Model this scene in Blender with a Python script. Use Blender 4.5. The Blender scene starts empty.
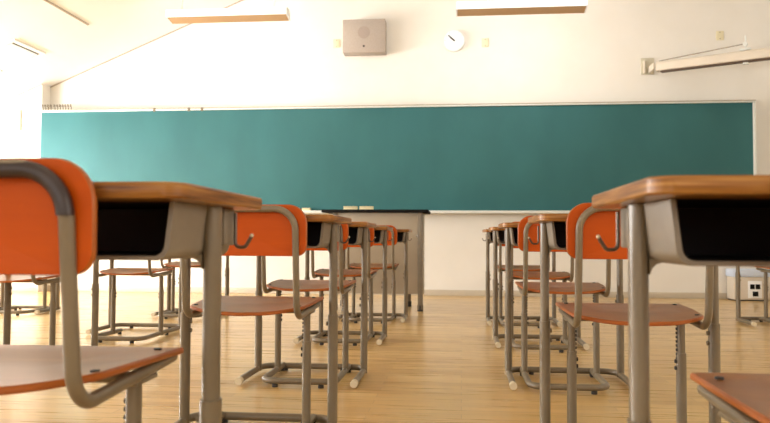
import bpy, bmesh, math, random
from mathutils import Vector, Matrix
random.seed(4)
scene = bpy.context.scene
C = scene.collection

# ------------------------------------------------------------------ camera
H_CAM = 0.638
YAW, PITCH, ROLL = 0.10282, 0.03612, 0.0042
cam_d = bpy.data.cameras.new('camera')
cam = bpy.data.objects.new('camera', cam_d); C.objects.link(cam)
cam_d.sensor_width = 36.0
cam_d.lens = 741.4 * 36.0 / 770.0
cam_d.clip_start = 0.02
f0 = Vector((-math.sin(YAW), math.cos(YAW), 0)); r0 = Vector((math.cos(YAW), math.sin(YAW), 0)); z0 = Vector((0, 0, 1))
fw = f0 * math.cos(PITCH) + z0 * math.sin(PITCH)
u0 = z0 * math.cos(PITCH) - f0 * math.sin(PITCH)
rt = r0 * math.cos(ROLL) + u0 * math.sin(ROLL)
up = u0 * math.cos(ROLL) - r0 * math.sin(ROLL)
cam.matrix_world = Matrix(((rt.x, up.x, -fw.x, 0), (rt.y, up.y, -fw.y, 0), (rt.z, up.z, -fw.z, H_CAM), (0, 0, 0, 1)))
cam_d.dof.use_dof = True
cam_d.dof.focus_distance = 3.0
cam_d.dof.aperture_fstop = 7.0
scene.camera = cam

# ------------------------------------------------------------------ light
world = bpy.data.worlds.new('world'); scene.world = world
world.use_nodes = True
wn = world.node_tree.nodes
wn['Background'].inputs[0].default_value = (0.80, 0.90, 1.0, 1)
wn['Background'].inputs[1].default_value = 0.7

def area(name, loc, rot, sx, sy, power, col):
    l = bpy.data.lights.new(name, 'AREA'); l.shape = 'RECTANGLE'; l.size = sx; l.size_y = sy
    l.energy = power; l.color = col
    o = bpy.data.objects.new(name, l); C.objects.link(o); o.location = loc; o.rotation_euler = rot
    return o
WIN = [(4.9, 7.7, 0.75, 2.15, 340), (1.2, 4.2, 0.75, 2.15, 150), (-2.4, 0.6, 0.75, 2.15, 60)]   # windows of the left wall: y0, y1, z0, z1, watts
for i, (a, b, c, d, w) in enumerate(WIN):
    area('daylight', (-6.75, (a + b) / 2, (c + d) / 2), (0, math.radians(-90), 0), d - c, b - a, w, (1.0, 0.98, 0.96))
# fill added for the right side, at an unseen corridor window; unseen rear windows
area('corridor_fill', (4.75, -0.5, 1.7), (0, math.radians(90), 0), 1.0, 4.0, 45, (1.0, 0.88, 0.74))
area('rear_light', (-1.0, -3.45, 1.6), (math.radians(90), 0, 0), 5.0, 1.5, 32, (1.0, 0.92, 0.82))

scene.view_settings.view_transform = 'Standard'
scene.view_settings.look = 'None'
scene.view_settings.gamma = 1.0
scene.view_settings.use_curve_mapping = False
scene.view_settings.exposure = 1.08

# ------------------------------------------------------------------ materials
def mat(name, col, rough=0.5, metal=0.0, spec=0.5, coat=0.0, coat_rough=0.1):
    m = bpy.data.materials.new(name); m.use_nodes = True
    b = m.node_tree.nodes['Principled BSDF']
    b.inputs['Base Color'].default_value = (*col, 1); b.inputs['Roughness'].default_value = rough
    b.inputs['Metallic'].default_value = metal; b.inputs['Specular IOR Level'].default_value = spec
    b.inputs['Coat Weight'].default_value = coat; b.inputs['Coat Roughness'].default_value = coat_rough
    return m
def N(m, t, **kw):
    n = m.node_tree.nodes.new(t)
    for k, v in kw.items(): setattr(n, k, v)
    return n
def L(m, a, b): m.node_tree.links.new(a, b)
def bsdf(m): return m.node_tree.nodes['Principled BSDF']
def ramp(m, stops):
    r = N(m, 'ShaderNodeValToRGB'); e = r.color_ramp.elements
    e[0].position, e[0].color = stops[0][0], (*stops[0][1], 1)
    e[1].position, e[1].color = stops[-1][0], (*stops[-1][1], 1)
    for p, c in stops[1:-1]:
        x = e.new(p); x.color = (*c, 1)
    return r
def noisy(name, c1, c2, scale=(4, 4, 4), rough=0.5, detail=3, bump=0.0, nscale=1.0, **kw):
    m = mat(name, c1, rough, **kw)
    tc = N(m, 'ShaderNodeTexCoord'); mp = N(m, 'ShaderNodeMapping'); mp.inputs['Scale'].default_value = scale
    nz = N(m, 'ShaderNodeTexNoise'); nz.inputs['Scale'].default_value = nscale; nz.inputs['Detail'].default_value = detail
    L(m, tc.outputs['Object'], mp.inputs[0]); L(m, mp.outputs[0], nz.inputs[0])
    r = ramp(m, [(0.3, c1), (0.7, c2)]); L(m, nz.outputs[0], r.inputs[0]); L(m, r.outputs[0], bsdf(m).inputs['Base Color'])
    if bump:
        bp = N(m, 'ShaderNodeBump'); bp.inputs['Strength'].default_value = bump; bp.inputs['Distance'].default_value = 0.002
        L(m, nz.outputs[0], bp.inputs['Height']); L(m, bp.outputs[0], bsdf(m).inputs['Normal'])
    return m
M = {}
M['wall'] = noisy('wall_plaster', (0.81, 0.775, 0.705), (0.84, 0.805, 0.74), (3, 3, 3), 0.85, bump=0.05)
M['ceiling'] = noisy('ceiling_plaster', (0.88, 0.89, 0.90), (0.90, 0.91, 0.92), (2, 2, 2), 0.9)
M['base'] = noisy('baseboard_vinyl', (0.56, 0.49, 0.38), (0.60, 0.53, 0.42), (6, 6, 6), 0.5)
M['metal'] = noisy('beige_painted_steel', (0.170, 0.130, 0.078), (0.20, 0.155, 0.096), (14, 14, 14), 0.33, bump=0.05)
M['panel'] = noisy('beige_sheet_steel', (0.20, 0.162, 0.115), (0.23, 0.19, 0.137), (18, 18, 30), 0.45, bump=0.05)
M['dark'] = mat('black_box_inside', (0.006, 0.005, 0.004), 0.45)
M['dark_tube'] = noisy('dark_tube_section', (0.022, 0.013, 0.011), (0.034, 0.019, 0.016), (20, 20, 20), 0.4)
M['hole'] = mat('dark_holes', (0.03, 0.026, 0.022), 0.6)
M['orange'] = noisy('orange_laminate', (0.47, 0.070, 0.0006), (0.52, 0.080, 0.0006), (3, 3, 40), 0.5, spec=0.2)
M['orange_edge'] = noisy('orange_ply_edge', (0.32, 0.075, 0.004), (0.39, 0.098, 0.005), (3, 3, 60), 0.4)
M['cap'] = mat('cream_rubber_cap', (0.70, 0.60, 0.42), 0.6)
M['white'] = mat('white_enamel', (0.90, 0.90, 0.89), 0.35)
M['alu'] = mat('pale_aluminium', (0.72, 0.74, 0.70), 0.4, metal=0.2)
M['chrome'] = mat('chrome_steel', (0.62, 0.60, 0.56), 0.25, metal=0.9)
M['hook_steel'] = mat('dull_hook_steel', (0.13, 0.10, 0.075), 0.35, metal=0.5)
M['bracket'] = mat('greyed_cream_steel', (0.60, 0.55, 0.42), 0.5)
m = M['tube_glow'] = mat('lit_tube', (0.9, 0.9, 0.9), 0.4); bsdf(m).inputs['Emission Color'].default_value = (1, 0.98, 0.94, 1); bsdf(m).inputs['Emission Strength'].default_value = 3.0
m = M['diffuser'] = mat('lit_diffuser', (0.9, 0.9, 0.9), 0.4); bsdf(m).inputs['Emission Color'].default_value = (1, 0.99, 0.97, 1); bsdf(m).inputs['Emission Strength'].default_value = 0.35
M['joint'] = mat('grey_joint_and_shade', (0.42, 0.36, 0.30), 0.7)  # ceiling joint, and the strip drawn for the ceiling shadow line
M['black'] = mat('black_laminate', (0.008, 0.007, 0.006), 0.75, spec=0.15)
M['tan'] = mat('tan_reflector', (0.52, 0.33, 0.17), 0.6)
M['plate'] = mat('yellowed_plate', (0.76, 0.69, 0.47), 0.5)
M['speaker'] = noisy('speaker_cloth', (0.40, 0.34, 0.29), (0.43, 0.37, 0.32), (60, 60, 60), 0.8)
M['speaker_dark'] = noisy('speaker_cone_cloth', (0.34, 0.28, 0.24), (0.37, 0.31, 0.265), (80, 80, 80), 0.8)
M['screen'] = noisy('cream_casing', (0.66, 0.58, 0.47), (0.69, 0.61, 0.50), (4, 4, 4), 0.5)
M['screen_slot'] = mat('brown_slot', (0.10, 0.06, 0.035), 0.6)
M['podium'] = noisy('taupe_steel', (0.40, 0.335, 0.245), (0.43, 0.36, 0.27), (5, 5, 5), 0.5)
M['blue_white'] = mat('bluish_white_lid', (0.62, 0.70, 0.84), 0.5)
M['eraser_felt'] = mat('cream_felt', (0.80, 0.72, 0.45), 0.9)
M['eraser_back'] = mat('pale_handle', (0.72, 0.62, 0.38), 0.7)

# top and seat: wood grain running along x
def wood(name, a, b, scale, rough, coat=0.3):
    m = mat(name, a, rough, coat=coat, coat_rough=0.12)
    tc = N(m, 'ShaderNodeTexCoord'); mp = N(m, 'ShaderNodeMapping'); mp.inputs['Scale'].default_value = scale
    nz = N(m, 'ShaderNodeTexNoise'); nz.inputs['Scale'].default_value = 1.0; nz.inputs['Detail'].default_value = 5; nz.inputs['Distortion'].default_value = 0.6
    L(m, tc.outputs['Object'], mp.inputs[0]); L(m, mp.outputs[0], nz.inputs[0])
    r = ramp(m, [(0.3, a), (0.7, b)]); L(m, nz.outputs[0], r.inputs[0]); L(m, r.outputs[0], bsdf(m).inputs['Base Color'])
    bp = N(m, 'ShaderNodeBump'); bp.inputs['Strength'].default_value = 0.08; bp.inputs['Distance'].default_value = 0.001
    L(m, nz.outputs[0], bp.inputs['Height']); L(m, bp.outputs[0], bsdf(m).inputs['Normal'])
    return m
M['top'] = wood('desk_top_wood', (0.28, 0.125, 0.028), (0.36, 0.175, 0.045), (3, 40, 10), 0.28)
M['seat'] = wood('seat_ply', (0.30, 0.098, 0.008), (0.37, 0.128, 0.014), (3, 30, 10), 0.34, 0.0); bsdf(M['seat']).inputs['Specular IOR Level'].default_value = 0.35
# ply edge of the desk top: thin horizontal layers
m = M['top_edge'] = mat('desk_ply_edge', (0.5, 0.2, 0.05), 0.4, coat=0.0, spec=0.3)
tc = N(m, 'ShaderNodeTexCoord'); mp = N(m, 'ShaderNodeMapping'); mp.inputs['Scale'].default_value = (6, 6, 170)
nz = N(m, 'ShaderNodeTexNoise'); nz.inputs['Scale'].default_value = 1.0; nz.inputs['Detail'].default_value = 2
L(m, tc.outputs['Object'], mp.inputs[0]); L(m, mp.outputs[0], nz.inputs[0])
r = ramp(m, [(0.32, (0.10, 0.032, 0.004)), (0.5, (0.26, 0.10, 0.015)), (0.68, (0.42, 0.20, 0.045))]); L(m, nz.outputs[0], r.inputs[0]); L(m, r.outputs[0], bsdf(m).inputs['Base Color'])
# floor: narrow boards running along x
m = M['floor'] = mat('maple_strip_floor', (0.6, 0.4, 0.2), 0.3, spec=0.5, coat=0.25, coat_rough=0.18)
tc = N(m, 'ShaderNodeTexCoord')
bk = N(m, 'ShaderNodeTexBrick'); bk.offset = 0.37; bk.squash = 1.0
bk.inputs['Scale'].default_value = 1.0; bk.inputs['Brick Width'].default_value = 0.92; bk.inputs['Row Height'].default_value = 0.065
bk.inputs['Mortar Size'].default_value = 0.0012; bk.inputs['Mortar Smooth'].default_value = 0.3; bk.inputs['Bias'].default_value = 0.0
bk.inputs['Color1'].default_value = (0, 0, 0, 1); bk.inputs['Color2'].default_value = (1, 1, 1, 1); bk.inputs['Mortar'].default_value = (0.5, 0.5, 0.5, 1)
L(m, tc.outputs['Object'], bk.inputs[0])
r = ramp(m, [(0.0, (0.58, 0.350, 0.110)), (0.5, (0.67, 0.430, 0.148)), (1.0, (0.75, 0.50, 0.195))]); L(m, bk.outputs['Color'], r.inputs[0])
mp = N(m, 'ShaderNodeMapping'); mp.inputs['Scale'].default_value = (2.2, 55, 1); nz = N(m, 'ShaderNodeTexNoise'); nz.inputs['Scale'].default_value = 1.0; nz.inputs['Detail'].default_value = 4
L(m, tc.outputs['Object'], mp.inputs[0]); L(m, mp.outputs[0], nz.inputs[0])
mx = N(m, 'ShaderNodeMix', data_type='RGBA', blend_type='MULTIPLY'); mx.inputs[0].default_value = 0.55
gr = ramp(m, [(0.3, (0.72, 0.66, 0.58)), (0.65, (1, 1, 1))]); L(m, nz.outputs[0], gr.inputs[0])
L(m, r.outputs[0], mx.inputs[6]); L(m, gr.outputs[0], mx.inputs[7])
mx2 = N(m, 'ShaderNodeMix', data_type='RGBA', blend_type='MIX'); mf = N(m, 'ShaderNodeMath', operation='MULTIPLY'); mf.inputs[1].default_value = 0.55
L(m, bk.outputs['Fac'], mf.inputs[0]); L(m, mf.outputs[0], mx2.inputs[0]); L(m, mx.outputs[2], mx2.inputs[6]); mx2.inputs[7].default_value = (0.20, 0.11, 0.045, 1)
L(m, mx2.outputs[2], bsdf(m).inputs['Base Color'])
rr = N(m, 'ShaderNodeMapRange'); rr.inputs[3].default_value = 0.22; rr.inputs[4].default_value = 0.36
L(m, nz.outputs[0], rr.inputs[0]); L(m, rr.outputs[0], bsdf(m).inputs['Roughness'])
# chalkboard: green enamel with faint wiping marks
m = M['board'] = mat('green_chalkboard', (0.045, 0.19, 0.17), 0.68, spec=0.35)
tc = N(m, 'ShaderNodeTexCoord'); mp = N(m, 'ShaderNodeMapping'); mp.inputs['Scale'].default_value = (1.3, 1, 0.7); nz = N(m, 'ShaderNodeTexNoise'); nz.inputs['Scale'].default_value = 1.6; nz.inputs['Detail'].default_value = 4
L(m, tc.outputs['Object'], mp.inputs[0]); L(m, mp.outputs[0], nz.inputs[0])
r = ramp(m, [(0.3, (0.028, 0.125, 0.130)), (0.7, (0.036, 0.150, 0.157))]); L(m, nz.outputs[0], r.inputs[0]); L(m, r.outputs[0], bsdf(m).inputs['Base Color'])
# window glass
m = M['glass'] = bpy.data.materials.new('window_glass'); m.use_nodes = True
nt = m.node_tree; nt.nodes.clear()
o_ = nt.nodes.new('ShaderNodeOutputMaterial'); t_ = nt.nodes.new('ShaderNodeBsdfTransparent'); g_ = nt.nodes.new('ShaderNodeBsdfGlossy'); x_ = nt.nodes.new('ShaderNodeMixShader')
g_.inputs['Roughness'].default_value = 0.02; x_.inputs[0].default_value = 0.06
nt.links.new(t_.outputs[0], x_.inputs[1]); nt.links.new(g_.outputs[0], x_.inputs[2]); nt.links.new(x_.outputs[0], o_.inputs[0])

# ------------------------------------------------------------------ helpers
def obj(name, bm, mats, parent=None, smooth=True, loc=None, rotz=0):
    me = bpy.data.meshes.new(name)
    bmesh.ops.recalc_face_normals(bm, faces=bm.faces)
    bm.to_mesh(me); bm.free()
    if not isinstance(mats, (list, tuple)): mats = [mats]
    for k in mats: me.materials.append(M[k] if isinstance(k, str) else k)
    if smooth:
        for p in me.polygons: p.use_smooth = True
        me.set_sharp_from_angle(angle=math.radians(38))
    o = bpy.data.objects.new(name, me); C.objects.link(o)
    if parent: o.parent = parent
    if loc: o.location = loc
    if rotz: o.rotation_euler.z = rotz
    return o
def tag(o, label, cat, group=None):
    o['label'] = label; o['category'] = cat
    if group: o['group'] = group
    return o
def thing(name, loc=(0, 0, 0), rotz=0):
    o = bpy.data.objects.new(name, None); C.objects.link(o); o.empty_display_size = 0.05
    o.location = loc; o.rotation_euler.z = rotz
    return o
def struct(name, bm, mats, **k):
    o = obj(name, bm, mats, **k); o['kind'] = 'structure'; return o
def box(bm, x0, x1, y0, y1, z0_, z1, bev=0.0, seg=2):
    b = bmesh.new(); bmesh.ops.create_cube(b, size=1)
    for v in b.verts: v.co = Vector(((x0 + x1) / 2 + v.co.x * (x1 - x0), (y0 + y1) / 2 + v.co.y * (y1 - y0), (z0_ + z1) / 2 + v.co.z * (z1 - z0_)))
    if bev: bmesh.ops.bevel(b, geom=b.edges[:], offset=bev, segments=seg, affect='EDGES', profile=0.5)
    me = bpy.data.meshes.new('t'); b.to_mesh(me); b.free(); bm.from_mesh(me); bpy.data.meshes.remove(me)
    return bm
def fillet(pts, rad, n=6):
    """round the inner corners of a polyline; rad is one radius or a list"""
    pts = [Vector(p) for p in pts]; out = [pts[0]]
    for i in range(1, len(pts) - 1):
        r = rad[i - 1] if isinstance(rad, (list, tuple)) else rad
        a = (pts[i - 1] - pts[i]).normalized(); b = (pts[i + 1] - pts[i]).normalized()
        ang = a.angle(b); d = r / math.tan(ang / 2)
        p0 = pts[i] + a * d; p1 = pts[i] + b * d
        cen = pts[i] + (a + b).normalized() * (r / math.sin(ang / 2))
        e0 = p0 - cen; e1 = p1 - cen; tot = e0.angle(e1)
        for k in range(n + 1):
            t = k / n
            out.append(cen + (e0 * math.sin((1 - t) * tot) + e1 * math.sin(t * tot)) / math.sin(tot))
    out.append(pts[-1]); return out
def tube(bm, path, r, seg=14, ry=None, caps=True):
    """sweep a round (or oval: r across, ry along the second axis) section along a path"""
    path = [Vector(p) for p in path]; ry = ry or r
    t0_ = (path[1] - path[0]).normalized()
    ref = Vector((1, 0, 0)) if abs(t0_.x) < 0.9 else Vector((0, 1, 0))
    n = (ref - t0_ * ref.dot(t0_)).normalized(); prev = t0_; rings = []
    for i, p in enumerate(path):
        t = t0_ if i == 0 else ((path[i] - path[i - 1]).normalized() if i == len(path) - 1 else ((path[i + 1] - p).normalized() + (p - path[i - 1]).normalized()).normalized())
        q = prev.rotation_difference(t); n = (q @ n); n = (n - t * n.dot(t)).normalized(); prev = t
        b = t.cross(n)
        rings.append([bm.verts.new(p + n * (r * math.cos(2 * math.pi * k / seg)) + b * (ry * math.sin(2 * math.pi * k / seg))) for k in range(seg)])
    for a, b in zip(rings, rings[1:]):
        for k in range(seg): bm.faces.new((a[k], a[(k + 1) % seg], b[(k + 1) % seg], b[k]))
    if caps: bm.faces.new(rings[0][::-1]); bm.faces.new(rings[-1])
    return bm
def round_poly(pts, rads, n=7):
    out = []; P = [Vector((p[0], p[1], 0)) for p in pts]
    for i in range(len(P)):
        r = rads[i]; a = P[i - 1] - P[i]; b = P[(i + 1) % len(P)] - P[i]
        if r <= 0: out.append((P[i].x, P[i].y)); continue
        q = fillet([P[i] + a * 0.5, P[i], P[i] + b * 0.5], r, n)[1:-1]
        out += [(v.x, v.y) for v in q]
    return out
def plate(bm, outline, th, fn, rings=6, edge_mat=1, bevel=0.003):
    """solid shell of any outline (list of 2D points) with a bent middle surface fn(a,b,offset)->Vector"""
    cx = sum(p[0] for p in outline) / len(outline); cy = sum(p[1] for p in outline) / len(outline)
    def ringset(o, ins):
        rs = []
        for k in range(rings):
            s = 1 - k / rings
            ii = ins if k == 0 else 0
            row = []
            for (a, b) in outline:
                d = math.hypot(a - cx, b - cy); s2 = s * (1 - ii / d)
                row.append(bm.verts.new(fn(cx + (a - cx) * s2, cy + (b - cy) * s2, o)))
            rs.append(row)
        c = bm.verts.new(fn(cx, cy, o)); n = len(outline)
        for a, b in zip(rs, rs[1:]):
            for k in range(n): bm.faces.new((a[k], a[(k + 1) % n], b[(k + 1) % n], b[k]))
        for k in range(n): bm.faces.new((rs[-1][k], rs[-1][(k + 1) % n], c))
        return rs[0]
    t = ringset(th / 2, bevel); b = ringset(-th / 2, bevel); n = len(outline)
    m1 = [bm.verts.new(fn(a, c_, th / 2 - bevel)) for a, c_ in outline]; m2 = [bm.verts.new(fn(a, c_, -th / 2 + bevel)) for a, c_ in outline]
    for A, B in ((t, m1), (m1, m2), (m2, b)):
        for k in range(n):
            f = bm.faces.new((A[k], A[(k + 1) % n], B[(k + 1) % n], B[k])); f.material_index = edge_mat
    return bm
def disc(bm, c, axis, r, h, seg=16, mi=0):
    """short solid cylinder centred on c along the named axis"""
    b = bmesh.new(); bmesh.ops.create_cone(b, cap_ends=True, segments=seg, radius1=r, radius2=r, depth=h)
    R = {'x': Matrix.Rotation(math.pi / 2, 4, 'Y'), 'y': Matrix.Rotation(math.pi / 2, 4, 'X'), 'z': Matrix.Identity(4)}[axis]
    bmesh.ops.transform(b, matrix=Matrix.Translation(c) @ R, verts=b.verts)
    for f in b.faces: f.material_index = mi
    me = bpy.data.meshes.new('t'); b.to_mesh(me); b.free(); bm.from_mesh(me); bpy.data.meshes.remove(me)
    return bm
def copy_tree(o, parent=None):
    c = o.copy(); C.objects.link(c); c.parent = parent
    for ch in [x for x in o.children]: copy_tree(ch, c)
    return c

# ------------------------------------------------------------------ room shell
XL, XR, YB, YF = -6.3, 4.4, -3.1, 8.337
YP, XP = 8.16, -4.88           # pilaster front face and its right side
RIDGE = (-0.9, 2.40 + 0.42 * (-0.9 + 4.95))
def zc(x): return 2.40 + 0.42 * (x + 4.95) if x <= RIDGE[0] else RIDGE[1] - 0.12 * (x - RIDGE[0])
b = bmesh.new(); box(b, XL - 0.2, XR + 0.2, YB - 0.2, YF + 0.2, -0.12, 0.0); struct('floor', b, 'floor', smooth=False)
def gable(bm, x0, x1, y0, y1, zlow=0.0, extra=0.0):
    xs = sorted({x0, x1} | ({RIDGE[0]} if x0 < RIDGE[0] < x1 else set()))
    pts = [(x0, zlow)] + [(x1, zlow)] + [(x, zc(x) + extra) for x in reversed(xs)]
    A = [bm.verts.new((x, y0, z)) for x, z in pts]; B = [bm.verts.new((x, y1, z)) for x, z in pts]
    bm.faces.new(A); bm.faces.new(B[::-1])
    for k in range(len(pts)): bm.faces.new((A[k], A[(k + 1) % len(pts)], B[(k + 1) % len(pts)], B[k]))
    return bm
b = gable(bmesh.new(), XL - 0.2, XR + 0.2, YF, YF + 0.2); struct('wall_front', b, 'wall', smooth=False)
b = gable(bmesh.new(), XL, XP, YP, YF); struct('trim_1', b, 'wall', smooth=False)
def rear_wall():
    b = bmesh.new(); y0, y1 = YB - 0.2, YB
    gable(b, XL - 0.2, -3.5, y0, y1); gable(b, 1.5, XR + 0.2, y0, y1)
    box(b, -3.5, 1.5, y0, y1, 0, 0.85)
    xs = [-3.5, RIDGE[0], 1.5]; pts = [(-3.5, 2.35), (1.5, 2.35)] + [(x, zc(x)) for x in reversed(xs)]
    A = [b.verts.new((x, y0, z)) for x, z in pts]; B = [b.verts.new((x, y1, z)) for x, z in pts]
    b.faces.new(A); b.faces.new(B[::-1])
    for k in range(len(pts)): b.faces.new((A[k], A[(k + 1) % len(pts)], B[(k + 1) % len(pts)], B[k]))
    return b
struct('wall_back', rear_wall(), 'wall', smooth=False)
# left wall with three window openings
b = bmesh.new(); x0, x1 = XL - 0.2, XL; top = zc(XL) + 0.0
ys = [YB]
for (a, c_, _z0, _z1, _w) in sorted(WIN): ys += [a, c_]
ys.append(YP)
for k in range(0, len(ys), 2): box(b, x0, x1, ys[k], ys[k + 1], 0, top)
for (a, c_, q0, q1, _w) in WIN:
    box(b, x0, x1, a, c_, 0, q0)
    if top > q1 + 0.01: box(b, x0, x1, a, c_, min(q1, top - 0.01), top)
struct('wall_left', b, 'wall', smooth=False)
# right wall with an added, unseen corridor window
b = bmesh.new(); x0, x1 = XR, XR + 0.2; top = zc(XR)
box(b, x0, x1, YB, -2.5, 0, top); box(b, x0, x1, 1.5, YF, 0, top); box(b, x0, x1, -2.5, 1.5, 0, 1.2); box(b, x0, x1, -2.5, 1.5, 2.2, top)
struct('wall_right', b, 'wall', smooth=False)
# ceiling: two sloping slabs
b = bmesh.new()
for xa, xb in ((XL - 0.2, RIDGE[0]), (RIDGE[0], XR + 0.2)):
    vs = [b.verts.new((x, y, zc(min(x, RIDGE[0]) if xa < RIDGE[0] else x) + dz)) for dz in (0.0, 0.15) for (x, y) in ((xa, YB - 0.2), (xb, YB - 0.2), (xb, YF + 0.2), (xa, YF + 0.2))]
    for q in ((0, 1, 2, 3), (7, 6, 5, 4), (0, 4, 5, 1), (1, 5, 6, 2), (2, 6, 7, 3), (3, 7, 4, 0)): b.faces.new([vs[i] for i in q])
struct('ceiling', b, 'ceiling', smooth=False)
# windows
def window(n, axis, pos, a, c_, q0, q1, mull):
    fr = bmesh.new(); gl = bmesh.new(); t = 0.04; w = 0.05
    def bar(u0_, u1, v0, v1):
        if axis == 'x': box(fr, pos - t, pos + t, u0_, u1, v0, v1, 0.004)
        else: box(fr, u0_, u1, pos - t, pos + t, v0, v1, 0.004)
    bar(a, c_, q0, q0 + w); bar(a, c_, q1 - w, q1)
    for k in range(mull + 1):
        u = a + (c_ - a - w) * k / mull
        bar(u, u + w, q0 + w, q1 - w)
    o = struct('window_%d' % n, fr, 'alu')
    if axis == 'x': box(gl, pos - 0.003, pos + 0.003, a + w / 2, c_ - w / 2, q0 + w / 2, q1 - w / 2)
    else: box(gl, a + w / 2, c_ - w / 2, pos - 0.003, pos + 0.003, q0 + w / 2, q1 - w / 2)
    obj('pane', gl, 'glass', o, smooth=False)
for i, (a, c_, q0, q1, w) in enumerate(WIN): window(i + 1, 'x', XL - 0.1, a, c_, q0, min(q1, zc(XL) - 0.0) if False else q1, 3)
window(4, 'x', XR + 0.1, -2.5, 1.5, 1.2, 2.2, 4)
window(5, 'y', YB - 0.1, -3.5, 1.5, 0.85, 2.35, 4)
# baseboards
b = bmesh.new(); box(b, XP, XR, YF - 0.012, YF, 0, 0.066, 0.002); struct('baseboard_front', b, 'base')
b = bmesh.new(); box(b, XL, XP + 0.012, YP - 0.012, YP, 0, 0.066, 0.002); struct('baseboard_pilaster', b, 'base')
b = bmesh.new(); box(b, XL, XL + 0.012, YB, YP - 0.012, 0, 0.066, 0.002); struct('baseboard_left', b, 'base')
b = bmesh.new(); box(b, XR - 0.012, XR, YB, YF - 0.012, 0, 0.066, 0.002); struct('baseboard_right', b, 'base')
b = bmesh.new(); box(b, XL + 0.012, XR - 0.012, YB, YB + 0.012, 0, 0.066, 0.002); struct('baseboard_back', b, 'base')
# thin grey strip in the sloping ceiling
b = bmesh.new(); x = -3.87; dz = 0.008
vs = [b.verts.new((xx, yy, zc(xx) - e)) for e in (dz, 0.0) for (xx, yy) in ((x - 0.008, 1.0), (x + 0.008, 1.0), (x + 0.008, 7.30), (x - 0.008, 7.30))]
for q in ((0, 1, 2, 3), (7, 6, 5, 4), (0, 4, 5, 1), (1, 5, 6, 2), (2, 6, 7, 3), (3, 7, 4, 0)): b.faces.new([vs[i] for i in q])
struct('trim_2', b, 'joint', smooth=False)

b = bmesh.new(); y = YF - 0.010  # added grey strip stands in for the shadow line under the ceiling
for xa, xb, ya in ((XL, XP, YP - 0.010), (XP, RIDGE[0], YF - 0.010), (RIDGE[0], XR, YF - 0.010)):
    vs = [b.verts.new((xx, yy, zc(xx) - e)) for e in (0.014, 0.0) for (xx, yy) in ((xa, ya), (xb, ya), (xb, ya + 0.0098), (xa, ya + 0.0098))]
    for q in ((0, 1, 2, 3), (7, 6, 5, 4), (0, 4, 5, 1), (1, 5, 6, 2), (2, 6, 7, 3), (3, 7, 4, 0)): b.faces.new([vs[i] for i in q])
struct('ceiling_shadow_line', b, 'joint', smooth=False)

# ------------------------------------------------------------------ chalkboard
YS = 8.145
XB0, XB1, ZB0, ZB1 = -4.878, 3.060, 0.938, 2.088
cb = thing('chalkboard', ((XB0 + XB1) / 2, YS, ZB0)); tag(cb, 'long green chalkboard with pale aluminium frame spanning the front wall', 'chalkboard')
hw = (XB1 - XB0) / 2; hh = ZB1 - ZB0
b = bmesh.new(); box(b, -hw, hw, 0, 0.02, 0, hh, 0.003); obj('writing_surface', b, 'board', cb)
b = bmesh.new(); box(b, -hw + 0.02, hw - 0.02, 0.02, YF - YS - 0.001, 0.05, hh - 0.02); obj('backing', b, 'alu', cb)
b = bmesh.new(); box(b, -hw - 0.0, hw + 0.03, -0.02, 0.03, hh, hh + 0.016, 0.003); box(b, hw, hw + 0.03, -0.012, 0.03, -0.0, hh, 0.003)
obj('frame', b, 'alu', cb)
b = bmesh.new(); box(b, -hw, hw + 0.03, -0.014, -0.004, hh + 0.018, hh + 0.028, 0.002); box(b, -hw, hw + 0.03, -0.012, 0.01, hh + 0.0165, hh + 0.019); obj('picture_rail', b, 'podium', cb)
b = bmesh.new(); box(b, -hw, hw + 0.03, -0.075, 0.02, -0.025, -0.002, 0.004); box(b, -hw, hw + 0.03, -0.078, -0.070, -0.01, 0.004, 0.002); obj('chalk_ledge', b, 'alu', cb)
# clips on the rail, top left
xs = [-4.862 + 0.033 * k for k in range(4)] + [-4.715 + 0.033 * k for k in range(7)]
proto = None
for k, x in enumerate(xs):
    if proto is None:
        b = bmesh.new(); tube(b, fillet([(0, 0.012, 0.0), (0, 0.012, 0.058), (0, -0.012, 0.058), (0, -0.012, 0.03)], 0.005, 3), 0.0045, 8)
        proto = obj('rail_hook', b, 'metal', None); o = proto
    else: o = copy_tree(proto)
    o.location = (x, YS, ZB1 + 0.029)
    ordn = ['leftmost', 'second', 'third', 'fourth', 'fifth', 'sixth', 'rightmost']
    lab = ('small metal hook, %s of the four at the chalkboard top left corner' % (ordn[k] if k < 3 else 'rightmost')) if k < 4 else ('small metal hook, %s of the seven right of the corner cluster on the chalkboard frame' % ordn[k - 4])
    tag(o, lab, 'hook', 'hooks on the chalkboard top')

for x, lab in ((-3.50, 'left, standing apart'), (-3.09, 'middle'), (-2.935, 'right')):
    b = bmesh.new(); box(b, -0.016, 0.016, -0.022, -0.0145, -0.012, 0.022, 0.002); box(b, -0.012, 0.012, -0.022, 0.004, 0.0222, 0.030, 0.002)
    o = obj('rail_clip', b, 'metal', None); o.location = (x, YS, ZB1 + 0.0); tag(o, 'small grey clip on the chalkboard top frame, %s one of three' % lab, 'clip', 'clips on the chalkboard frame')

# erasers and chalk boxes
def eraser(loc, label, w=0.13):
    t = thing('chalkboard_eraser', loc)
    b = bmesh.new(); box(b, -w / 2, w / 2, -0.025, 0.025, 0, 0.022, 0.003); obj('felt', b, 'eraser_felt', t)
    b = bmesh.new(); box(b, -w / 2, w / 2, -0.027, 0.027, 0.022, 0.034, 0.004); obj('handle', b, 'eraser_back', t)
    tag(t, label, 'eraser', 'cream chalkboard erasers')
eraser((-1.83, YS - 0.040, ZB0 - 0.001), 'cream eraser on the chalk ledge, farther left of the pair behind the second left desk', 0.075)
eraser((-1.715, YS - 0.040, ZB0 - 0.001), 'cream eraser on the chalk ledge, nearer the teacher desk of the pair there', 0.095)

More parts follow.
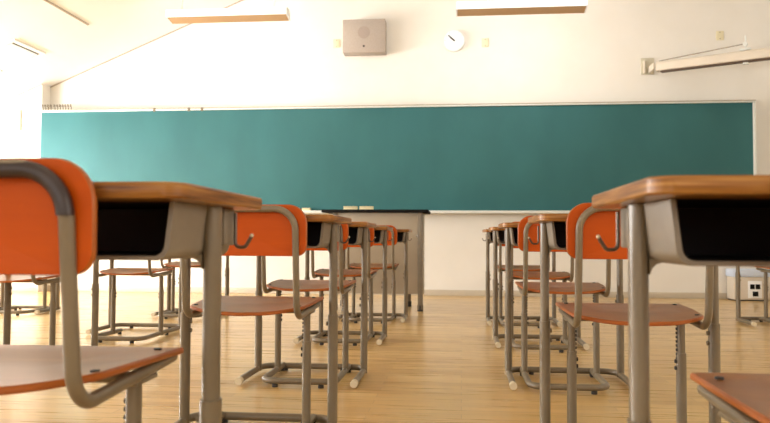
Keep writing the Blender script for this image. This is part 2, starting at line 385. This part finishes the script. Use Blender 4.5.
# ------------------------------------------------------------------ things on the front wall
t = thing('wall_speaker', (-1.09, YF, 2.72)); tag(t, 'taupe box loudspeaker mounted high on the wall above the chalkboard', 'speaker')
b = bmesh.new(); box(b, -0.24, 0.24, -0.17, 0, 0, 0.375, 0.006); obj('cabinet', b, 'speaker', t)
b = bmesh.new(); disc(b, (0, -0.171, 0.225), 'y', 0.068, 0.006, 32); obj('cone_cover', b, 'speaker_dark', t)
b = bmesh.new(); disc(b, (0.0, -0.171, 0.07), 'y', 0.012, 0.006, 16); obj('badge', b, 'hole', t)
t = thing('wall_clock', (-0.085, YF, 2.865)); tag(t, 'round white wall clock with a pale rim above the chalkboard', 'clock')
b = bmesh.new(); disc(b, (0, -0.02, 0), 'y', 0.122, 0.04, 48); obj('case', b, 'alu', t)
b = bmesh.new(); disc(b, (0, -0.042, 0), 'y', 0.112, 0.006, 48, 0)
for k in range(12):
    a = k * math.pi / 6; r1, r2 = 0.094, 0.104
    bb = bmesh.new(); box(bb, -0.0025, 0.0025, -0.0465, -0.045, r1, r2); bmesh.ops.rotate(bb, verts=bb.verts, cent=(0, 0, 0), matrix=Matrix.Rotation(a, 3, 'Y'))
    for f in bb.faces: f.material_index = 1
    me = bpy.data.meshes.new('t'); bb.to_mesh(me); bb.free(); b.from_mesh(me); bpy.data.meshes.remove(me)
M['dial'] = mat('white_dial', (0.86, 0.89, 0.92), 0.4)
obj('dial', b, ['dial', 'speaker'], t)
for ang, ln, wd in ((-50, 0.055, 0.007), (-47, 0.085, 0.0045)):
    b = bmesh.new(); box(b, -wd, wd, -0.052, -0.048, -0.012, ln); bmesh.ops.rotate(b, verts=b.verts, cent=(0, 0, 0), matrix=Matrix.Rotation(math.radians(ang), 3, 'Y'))
    obj('clock_hand', b, 'black', t)
def wall_plate(x, z, label, w=0.08, h=0.1):
    t = thing('wall_plate', (x, YF, z)); tag(t, label, 'wall plate')
    b = bmesh.new(); box(b, -w / 2, w / 2, -0.008, 0, -h / 2, h / 2, 0.003); obj('cover', b, 'plate', t)
    for q in (-1, 1): b = bmesh.new(); disc(b, (0, -0.009, q * h * 0.35), 'y', 0.005, 0.004, 10); obj('screw', b, 'metal', t)
wall_plate(-1.425, 2.87, 'yellowish cover plate on the wall just left of the speaker')
wall_plate(0.265, 2.84, 'yellowish cover plate on the wall just right of the clock')
wall_plate(2.80, 2.86, 'yellowish cover plate on the wall above the rolled projection screen')
b = bmesh.new(); box(b, -0.02, 0.02, -0.02, 0, -0.12, 0.12, 0.004); o = obj('wall_strip', b, 'plate', None, loc=(-5.15, YP, 2.0)); tag(o, 'narrow yellowish vertical strip fixed to the wall left of the chalkboard', 'wall fitting')

# rolled projection screen, swung out from the wall at its right end
ang = math.radians(-29)
t = thing('projection_screen', (2.075, 8.10, 2.425), ang); tag(t, 'rolled up projection screen in a long cream casing hung at right', 'projection screen')
b = bmesh.new()
prof = round_poly([(-0.05, 0.0), (0.05, 0.0), (0.05, 0.105), (-0.05, 0.105)], [0.01, 0.01, 0.045, 0.045], 6)
A = [b.verts.new((0.0, y, z)) for y, z in prof]; B = [b.verts.new((1.75, y, z)) for y, z in prof]
b.faces.new(A); b.faces.new(B[::-1])
for k in range(len(prof)): b.faces.new((A[k], A[(k + 1) % len(prof)], B[(k + 1) % len(prof)], B[k]))
obj('casing', b, 'screen', t)
b = bmesh.new(); box(b, 0.04, 1.72, -0.035, 0.035, -0.014, -0.001, 0.003); obj('bottom_bar', b, 'screen_slot', t)
b = bmesh.new(); tube(b, [(0.02, 0, 0.112), (0.86, -0.0, 0.175)], 0.006, 8); obj('stay_rod', b, 'chrome', t)
b = bmesh.new(); box(b, 0.81, 0.91, -0.03, 0.03, 0.106, 0.125, 0.003); tube(b, [(0.86, 0, 0.12), (0.86, 0, 0.255)], 0.007, 8); disc(b, (0.86, -0.02, 0.165), 'y', 0.022, 0.03, 16); obj('hanger', b, 'alu', t)
b = bmesh.new(); box(b, 0.835, 0.885, -0.02, 0.02, -0.035, -0.0145, 0.004); obj('pull_handle', b, 'alu', t)
t = thing('screen_bracket', (2.03, YF, 2.475)); tag(t, 'cream steel bracket on the wall holding the left end of the screen', 'bracket')
b = bmesh.new(); box(b, -0.07, 0.07, -0.012, 0, -0.03, 0.155, 0.003); obj('back_plate', b, 'bracket', t)
b = bmesh.new(); box(b, 0.005, 0.025, -0.22, -0.0125, -0.02, 0.05, 0.004); box(b, -0.045, -0.03, -0.05, -0.0125, -0.02, 0.12, 0.004); obj('arm', b, 'screen', t)

# chalkboard lamps
def lamp(x, y, z, ln, label, rods):
    t = thing('chalkboard_lamp', (x, y, z)); tag(t, label, 'lamp', 'lamps above the chalkboard')
    def sec(bm, x0, x1, P):
        A = [bm.verts.new((x0, y, z)) for y, z in P]; B = [bm.verts.new((x1, y, z)) for y, z in P]
        bm.faces.new(A); bm.faces.new(B[::-1])
        for k in range(len(P)): bm.faces.new((A[k], A[(k + 1) % len(P)], B[(k + 1) % len(P)], B[k]))
    b = bmesh.new(); sec(b, -ln / 2, ln / 2, [(-0.07, 0.028), (-0.07, 0.100), (0.05, 0.100), (0.05, 0.092), (-0.062, 0.092), (-0.062, 0.028)])
    for e0, e1 in ((-ln / 2, -ln / 2 + 0.01), (ln / 2 - 0.01, ln / 2)): sec(b, e0, e1, [(-0.0695, 0.028), (-0.0695, 0.098), (0.0495, 0.098), (0.0895, 0.004)])
    obj('hood', b, 'white', t, smooth=False)
    b = bmesh.new(); box(b, -ln / 2 + 0.004, ln / 2 - 0.004, -0.0745, -0.0705, 0.030, 0.097, 0.001); obj('diffuser', b, 'diffuser', t)
    b = bmesh.new(); sec(b, -ln / 2 + 0.011, ln / 2 - 0.011, [(-0.059, 0.030), (-0.059, 0.036), (0.083, 0.014), (0.083, 0.006)]); obj('reflector', b, 'tan', t, smooth=False)
    b = bmesh.new(); tube(b, [(-ln / 2 + 0.03, 0.0, 0.062), (ln / 2 - 0.03, 0.0, 0.062)], 0.0155, 14); obj('tube_light', b, 'tube_glow', t)
    al = area('chalkboard_light', (x, y + 0.092, z + 0.045), (math.radians(82), 0, 0), ln - 0.1, 0.04, 3.5, (1.0, 0.98, 0.95)); 
    for s in (-1, 1):
        xx = s * (ln / 2 - rods); b = bmesh.new(); tube(b, [(xx, 0, 0.100), (xx, 0, zc(x + xx) - z)], 0.007, 8); obj('suspension_rod', b, 'white', t)
lamp(-2.28, 7.0, 2.765, 1.21, 'white hanging chalkboard lamp over the left part of the chalkboard', 0.14)
lamp(0.555, 7.0, 2.765, 1.21, 'white hanging chalkboard lamp right of the clock', 0.30)

# ceiling vent
def on_slope(bm, x0, x1, y0, y1, d0, d1, nx=1):
    vs = [bm.verts.new((x, y, zc(x) - d)) for d in (d1, d0) for (x, y) in ((x0, y0), (x1, y0), (x1, y1), (x0, y1))]
    for q in ((0, 1, 2, 3), (7, 6, 5, 4), (0, 4, 5, 1), (1, 5, 6, 2), (2, 6, 7, 3), (3, 7, 4, 0)): bm.faces.new([vs[i] for i in q])
b = bmesh.new(); X0, X1, Y0, Y1 = -4.94, -4.44, 6.92, 7.48
on_slope(b, X0, X1, Y0, Y0 + 0.035, -0.001, 0.014); on_slope(b, X0, X1, Y1 - 0.035, Y1, -0.001, 0.014)
on_slope(b, X0, X0 + 0.035, Y0 + 0.035, Y1 - 0.035, -0.001, 0.014); on_slope(b, X1 - 0.035, X1, Y0 + 0.035, Y1 - 0.035, -0.001, 0.014)
t = thing('ceiling_vent', (0, 0, 0)); tag(t, 'square white ceiling hatch in the sloping ceiling at upper left', 'ceiling hatch')
obj('frame', b, 'ceiling', t, smooth=False)
b = bmesh.new(); on_slope(b, X0 + 0.054, X1 - 0.064, Y0 + 0.050, Y1 - 0.050, -0.001, 0.010); obj('panel', b, 'white', t, smooth=False)
b = bmesh.new(); on_slope(b, X1 - 0.064, X1 - 0.036, Y0 + 0.04, Y1 - 0.04, -0.001, 0.003); obj('gap', b, 'hole', t, smooth=False)
b = bmesh.new(); on_slope(b, X0 + 0.036, X0 + 0.054, Y0 + 0.04, Y1 - 0.04, -0.001, 0.003); obj('gap', b, 'hole', t, smooth=False)
for ya, yb in ((Y0 + 0.035, Y0 + 0.050), (Y1 - 0.050, Y1 - 0.035)):
    b = bmesh.new(); on_slope(b, X0 + 0.054, X1 - 0.064, ya, yb, -0.001, 0.003); obj('gap', b, 'hole', t, smooth=False)

# ------------------------------------------------------------------ teacher desk
t = thing('teacher_desk', (-0.735, 6.74, 0)); tag(t, 'taupe steel teacher desk with black top in front of the chalkboard', 'desk')
b = bmesh.new(); box(b, -0.50, 0.445, -0.27, 0.27, 0.866, 0.891, 0.004); obj('desk_top', b, 'black', t)
b = bmesh.new(); box(b, -0.39, 0.352, -0.215, -0.195, 0.150, 0.865, 0.003); obj('front_panel', b, 'podium', t)
b = bmesh.new(); box(b, -0.405, -0.39, -0.20, 0.22, 0.125, 0.865, 0.003); obj('side_panel', b, 'podium', t)
b = bmesh.new(); box(b, 0.375, 0.39, -0.17, 0.22, 0.125, 0.865, 0.003); obj('side_panel', b, 'podium', t)
for sx, sy in ((-0.385, -0.2), (0.375, -0.2), (-0.385, 0.22), (0.25, 0.22)):
    b = bmesh.new()
    if sy < 0: box(b, sx - 0.022, sx + 0.022, sy - 0.025, sy + 0.025, 0.012, 0.865, 0.006)
    else: box(b, sx - 0.015, sx + 0.015, sy - 0.015, sy + 0.015, 0.012, 0.865, 0.004)
    l = obj('leg', b, 'panel', t)
    b = bmesh.new(); tube(b, [(sx, sy, 0), (sx, sy, 0.05)], 0.026 if sy < 0 else 0.02, 14); obj('foot', b, 'hole', l)
b = bmesh.new(); disc(b, (0.345, -0.222, 0.66), 'y', 0.008, 0.012, 12); obj('lock', b, 'chrome', t)
eraser((-0.995, 6.62, 0.8915), 'cream eraser on the black teacher desk top, the left one of two', 0.125)
eraser((-0.850, 6.62, 0.8915), 'cream eraser on the black teacher desk top, the right one of two', 0.125)

# floor box by the front wall at right
t = thing('floor_unit', (2.99, 8.20, 0)); tag(t, 'beige boxy unit with bluish white lid and two dark sockets at wall', 'storage box')
b = bmesh.new(); box(b, -0.16, 0.20, -0.10, 0.115, 0.012, 0.25, 0.01); obj('body', b, 'screen', t)
b = bmesh.new(); box(b, -0.17, 0.21, -0.11, 0.12, 0.25, 0.33, 0.012); obj('lid', b, 'blue_white', t)
b = bmesh.new(); box(b, -0.02, 0.12, -0.108, -0.10, 0.03, 0.21, 0.004); obj('socket_plate', b, 'white', t)
b = bmesh.new(); box(b, 0.0, 0.045, -0.113, -0.107, 0.125, 0.175, 0.002); box(b, 0.055, 0.10, -0.113, -0.107, 0.125, 0.175, 0.002); box(b, 0.025, 0.08, -0.113, -0.107, 0.05, 0.10, 0.002); obj('sockets', b, 'black', t)
b = bmesh.new(); box(b, -0.15, 0.19, -0.09, 0.10, 0.0, 0.012); obj('plinth', b, 'hole', t)

# ------------------------------------------------------------------ pupil desk
W2 = 0.25
def make_desk():
    t = thing('school_desk')
    # top
    b = bmesh.new()
    ol = round_poly([(-0.290, -0.235), (0.290, -0.235), (0.290, 0.18), (-0.290, 0.18)], [0.035] * 4, 8)
    plate(b, ol, 0.021, lambda x, y, o: Vector((x, y, 0.6985 + o)), rings=2, edge_mat=1, bevel=0.003)
    obj('desk_top', b, ['top', 'top_edge'], t)
    # book box: bent sheet, open at both ends of y, closed by a back plate
    b = bmesh.new(); y0, y1, zt = -0.150, 0.115, 0.6872
    def ush(hw, zb, r, ztp):
        p = fillet([(-hw + 0.012, 0, ztp), (-hw, 0, zb), (hw, 0, zb), (hw - 0.012 , 0, ztp)], [r, r], 8); return [(q.x, q.z) for q in p]
    def ush2(hw, zb, r, ztp, flare):
        p = fillet([(-hw - flare, 0, ztp), (-hw, 0, zb), (hw, 0, zb), (hw + flare, 0, ztp)], [r, r], 8); return [(q.x, q.z) for q in p]
    outer = ush2(0.240, 0.606, 0.020, zt, 0.009); inner = ush2(0.232, 0.6125, 0.016, zt, 0.009)
    rows = []
    for y, P in ((y1, outer), (y0 + 0.002, outer), (y0, [(a * 0.997, c_ + 0.001) for a, c_ in outer]), (y0, [(a * 1.003, c_ - 0.001) for a, c_ in inner]), (y0 + 0.002, inner), (y1, inner)):
        rows.append([b.verts.new((a, y, c_)) for a, c_ in P])
    for A, B in zip(rows, rows[1:]):
        for k in range(len(A) - 1): b.faces.new((A[k], A[k + 1], B[k + 1], B[k]))
    for k in range(len(rows[0]) - 1): b.faces.new((rows[0][k], rows[0][k + 1], rows[-1][k + 1], rows[-1][k]))
    bx = obj('book_box', b, 'panel', t)
    b = bmesh.new()  # inner faces of the book box, plain black
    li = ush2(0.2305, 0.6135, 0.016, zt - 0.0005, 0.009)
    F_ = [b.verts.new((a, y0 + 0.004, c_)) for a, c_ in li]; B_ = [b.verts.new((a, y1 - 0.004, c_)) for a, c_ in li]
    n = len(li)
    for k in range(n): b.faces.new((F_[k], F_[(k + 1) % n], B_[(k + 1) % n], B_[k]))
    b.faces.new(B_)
    obj('box_inside', b, 'dark', bx)
    # legs
    for s in (-1, 1):
        b = bmesh.new(); x = s * (W2 + 0.002)
        tube(b, [(x, 0, 0.375), (x, 0, 0.687)], 0.0135, 18, ry=0.020)
        tube(b, [(x, 0, 0.012), (x, 0, 0.375), (x, 0, 0.385)], 0.0165, 18, ry=0.023)
        # gusset under the box
        q = [(s * 0.240, 0.612), (s * 0.221, 0.6065), (s * 0.231, 0.6035), (s * 0.2365, 0.598), (s * 0.240, 0.589)]
        A = [b.verts.new((a, -0.016, c_)) for a, c_ in q]; B = [b.verts.new((a, 0.016, c_)) for a, c_ in q]
        b.faces.new(A); b.faces.new(B[::-1])
        for k in range(len(q)): b.faces.new((A[k], A[(k + 1) % len(q)], B[(k + 1) % len(q)], B[k]))
        lg = obj('leg', b, 'metal', t)
        xi = x - s * 0.0165
        for zz in (0.355, 0.325): b = bmesh.new(); disc(b, (xi, 0, zz), 'x', 0.007, 0.010, 12); obj('adjustment_bolt', b, 'metal', lg)
    # side plates behind the legs carry the bag hooks
    for s in (-1, 1):
        b = bmesh.new(); x = s * 0.243
        box(b, min(x, x + s * 0.010), max(x, x + s * 0.010), 0.055, 0.112, 0.625, 0.687, 0.003)
        pl = obj('side_plate', b, 'panel', t)
        b = bmesh.new(); x = s * 0.262
        tube(b, fillet([(x, 0.085, 0.680), (x, 0.085, 0.622), (x + s * 0.019, 0.080, 0.622), (x + s * 0.031, 0.076, 0.641)], [0.009, 0.009], 5), 0.0030, 10)
        hk = obj('bag_hook', b, 'hook_steel', t)
        b = bmesh.new(); bmesh.ops.create_uvsphere(b, u_segments=12, v_segments=8, radius=0.0034, matrix=Matrix.Translation((x + s * 0.031, 0.076, 0.6415))); obj('hook_tip', b, 'cap', hk)
    # floor frame
    b = bmesh.new(); zf = 0.022
    tube(b, fillet([(-W2 - 0.001, -0.295, zf), (-W2 - 0.001, 0.085, zf), (W2 + 0.001, 0.085, zf), (W2 + 0.001, -0.295, zf)], [0.07, 0.07], 8), 0.0140, 14)
    ff = obj('floor_frame', b, 'metal', t)
    for s in (-1, 1):
        b = bmesh.new(); x = s * (W2 + 0.001)
        tube(b, [(x, -0.320, zf - 0.002), (x, -0.319, zf - 0.002), (x, -0.290, zf - 0.001)], 0.0160, 14); obj('foot_cap', b, 'cap', ff)
        b = bmesh.new(); tube(b, [(s * 0.14, 0.085, 0.0), (s * 0.14, 0.085, 0.012)], 0.012, 12); obj('glide', b, 'hole', ff)
    return t

# ------------------------------------------------------------------ pupil chair
def make_chair(dz=0.0):
    t = thing('school_chair')
    TX, TY = 0.1725, -0.20
    b = bmesh.new()
    pts = [(-TX, 0.165, 0.412 + dz), (-TX, TY + 0.03, 0.396 + dz), (-TX, TY - 0.005, 0.724), (TX, TY - 0.005, 0.724), (TX, TY + 0.03, 0.396 + dz), (TX, 0.165, 0.412 + dz)]
    tube(b, fillet(pts, [0.055, 0.062, 0.062, 0.055], 9), 0.0102, 14)
    tube(b, [(-TX, 0.03, 0.400 + dz), (TX, 0.03, 0.400 + dz)], 0.009, 10)
    obj('tube_frame', b, 'metal', t)
    # backrest: bent plywood in front of the tube
    b = bmesh.new()
    ol = round_poly([(-0.205, 0.583 + dz * 0.3), (0.205, 0.583 + dz * 0.3), (0.207, 0.738), (-0.207, 0.738)], [0.032, 0.032, 0.058, 0.058], 9)
    plate(b, ol, 0.011, lambda x, z, o: Vector((x, TY + 0.0125 + o + 0.012 * (1 - (x / 0.205) ** 2) - 0.045 * (z - 0.66), z)), rings=6)
    br = obj('backrest', b, ['orange', 'orange_edge'], t)
    for s in (-1, 1):
        for z in (0.62, 0.69):
            b = bmesh.new(); disc(b, (s * TX, TY + 0.0225 - 0.045 * (z - 0.66), z), 'y', 0.005, 0.004, 12); obj('rivet', b, 'chrome', br)
    # seat
    b = bmesh.new()
    base = [(-0.192, 0.19), (-0.190, 0.02), (-0.180, -0.125), (-0.10, -0.182), (0.0, -0.192), (0.10, -0.182), (0.180, -0.125), (0.190, 0.02), (0.192, 0.19)]
    ol = round_poly(base, [0.025, 0.1, 0.055, 0.12, 0.12, 0.12, 0.055, 0.1, 0.025], 6)
    def sf(x, y, o):
        z = 0.4290 + dz + (0.030 - 2.4 * dz) * y - 0.015 * (1 - (x / 0.2) ** 2) * (1.0 if y < 0 else math.exp(-(y / 0.12) ** 2))
        if y > 0.11: z -= 1.1 * (y - 0.11) ** 2
        return Vector((x, y, z + o))
    plate(b, ol, 0.011, sf, rings=10)
    st = obj('seat', b, ['seat', 'orange_edge'], t)
    for s in (-1, 1):
        for y in (-0.10, 0.12):
            q = sf(s * 0.165, y, 0.0062); b = bmesh.new(); disc(b, (q.x, q.y, q.z), 'z', 0.0065, 0.003, 12); obj('rivet', b, 'hole', st)
    # posts
    for s in (-1, 1):
        x = s * 0.160
        b = bmesh.new()
        tube(b, [(x, 0.04, 0.295), (x, 0.04, 0.395 + dz)], 0.0115, 14, ry=0.0155)
        tube(b, [(x, 0.04, 0.014), (x, 0.04, 0.30)], 0.0145, 14, ry=0.0185)
        box(b, x - 0.006 , x + 0.018 if s > 0 else x + 0.006, 0.01, 0.09, 0.390 + dz, 0.398 + dz, 0.002) if s > 0 else box(b, x - 0.018, x + 0.006, 0.01, 0.09, 0.390 + dz, 0.398 + dz, 0.002)
        lg = obj('leg', b, 'metal', t)
        b = bmesh.new()
        for k in range(9): disc(b, (x - s * 0.0122, 0.04, 0.384 - k * 0.0125), 'x', 0.0042, 0.005, 8)
        disc(b, (x - s * 0.0145, 0.04, 0.275), 'x', 0.006, 0.008, 10); disc(b, (x - s * 0.0145, 0.04, 0.255), 'x', 0.006, 0.008, 10)
        obj('adjustment_holes', b, 'hole', lg)
    b = bmesh.new(); zf = 0.026
    tube(b, fillet([(-0.160, 0.150, zf), (-0.160, -0.250, zf), (0.160, -0.250, zf), (0.160, 0.150, zf)], [0.065, 0.065], 8), 0.0135, 14)
    fb = obj('floor_frame', b, 'metal', t)
    for s in (-1, 1):
        for y in (-0.248, 0.135):
            xx = s * (0.10 if y < 0 else 0.160)
            b = bmesh.new(); tube(b, [(xx, y, 0.0), (xx, y, 0.016)], 0.0125, 12); obj('glide', b, 'hole', fb)
    return t

desk0 = make_desk(); chair0 = make_chair()
DESKS = [  # x, y, rotation in degrees, label
    (0.500, 1.079, 0.0, 'nearest right desk, large at the right edge, wood top and black open book box', 'right'),
    (0.509, 2.347, 0.0, 'wood topped desk right of the aisle, second from the camera, partly behind the large one', 'right'),
    (0.468, 3.489, 0.0, 'wood topped desk right of the aisle, third from the camera', 'right'),
    (0.463, 4.688, 0.0, 'wood topped desk right of the aisle, fourth from the camera', 'right'),
    (0.455, 5.811, 0.0, 'wood topped desk right of the aisle, farthest one, nearest the chalkboard', 'right'),
    (-0.643, 1.139, 0.0, 'nearest left desk, large wood top with black open book box beside the near orange chair', 'left'),
    (-0.675, 2.435, 0.0, 'wood topped desk left of the aisle, second from the camera', 'left'),
    (-0.704, 3.451, 0.0, 'wood topped desk left of the aisle, third from the camera', 'left'),
    (-0.738, 4.72, 0.0, 'wood topped desk left of the aisle, fourth from the camera', 'left'),
    (-0.690, 5.897, 0.0, 'wood topped desk left of the aisle, farthest one, in front of the teacher desk', 'left'),
    (-2.225, 3.85, 0.0, 'desk of the outer left row seen below the near left desk, nearest of that row', 'outer left'),
    (-2.170, 4.95, 0.0, 'desk of the outer left row, middle one, seen under the near left desk box', 'outer left'),
    (-2.200, 6.05, 0.0, 'farthest desk of the outer left row, its foot showing beside the near desk leg', 'outer left'),
    (-3.720, 6.10, 0.0, 'desk in the far left corner seen under the near orange backrest', 'far left'),
    (2.386, 6.02, 0.0, 'desk at the far right edge seen below the large right desk', 'far right'),
]
for i, (x, y, rz, lab, row) in enumerate(DESKS):
    o = desk0 if i == 0 else copy_tree(desk0)
    o.location = (x, y, 0); o.rotation_euler.z = math.radians(rz)
    tag(o, lab, 'desk', 'pupil desks in rows')
CHAIRS = [
    (0.538, 1.010, 0.0, 'chair at the large right desk, only its seat corner shows at lower right'),
    (0.492, 2.265, 0.0, 'orange backed chair right of the aisle, behind the large right desk, backrest partly hidden'),
    (0.445, 3.400, 0.0, 'orange backed chair at the third desk right of the aisle'),
    (0.460, 4.53, 0.0, 'orange backed chair at the fourth desk right of the aisle'),
    (0.455, 5.66, 0.0, 'orange backed chair at the farthest desk right of the aisle'),
    (-0.665, 1.072, 1.0, 'large orange backed chair at the left edge, closest to the camera'),
    (-0.664, 2.365, 0.0, 'orange backed chair left of the aisle between the near and second desks'),
    (-0.695, 3.385, 0.0, 'orange backed chair at the third desk left of the aisle'),
    (-0.730, 4.64, 0.0, 'orange backed chair at the fourth desk left of the aisle'),
    (-0.690, 5.80, 0.0, 'orange backed chair at the farthest desk left of the aisle, before the teacher desk'),
    (-2.340, 3.75, 0.0, 'chair of the outer left row, nearest, seat edge below the large orange backrest'),
    (-2.075, 4.56, 0.0, 'chair of the outer left row, middle, its seat visible under the near left desk'),
    (-2.200, 5.87, 0.0, 'chair of the outer left row, farthest, base seen near the left desk leg'),
    (-3.680, 5.95, 0.0, 'chair in the far left corner seen under the near orange backrest'),
    (2.480, 5.93, 0.0, 'chair at the far right edge seen below the large right desk'),
]
for i, (x, y, rz, lab) in enumerate(CHAIRS):
    o = chair0 if i == 0 else (make_chair(0.022) if i == 5 else copy_tree(chair0))
    o.location = (x, y, 0); o.rotation_euler.z = math.radians(rz)
    tag(o, lab, 'chair', 'pupil chairs in rows')
    if i == 5:   # the nearest chair has a darker tube section over the top of its frame
        b = bmesh.new()
        p = fillet([(-0.1725, -0.2020, 0.665), (-0.1725, -0.205, 0.722), (0.1725, -0.205, 0.722), (0.1725, -0.2020, 0.665)], [0.0565, 0.0565], 10)
        tube(b, p, 0.0112, 14); s = obj('frame_dark_section', b, 'dark_tube', o); s['label'] = 'dark section over the top tube'
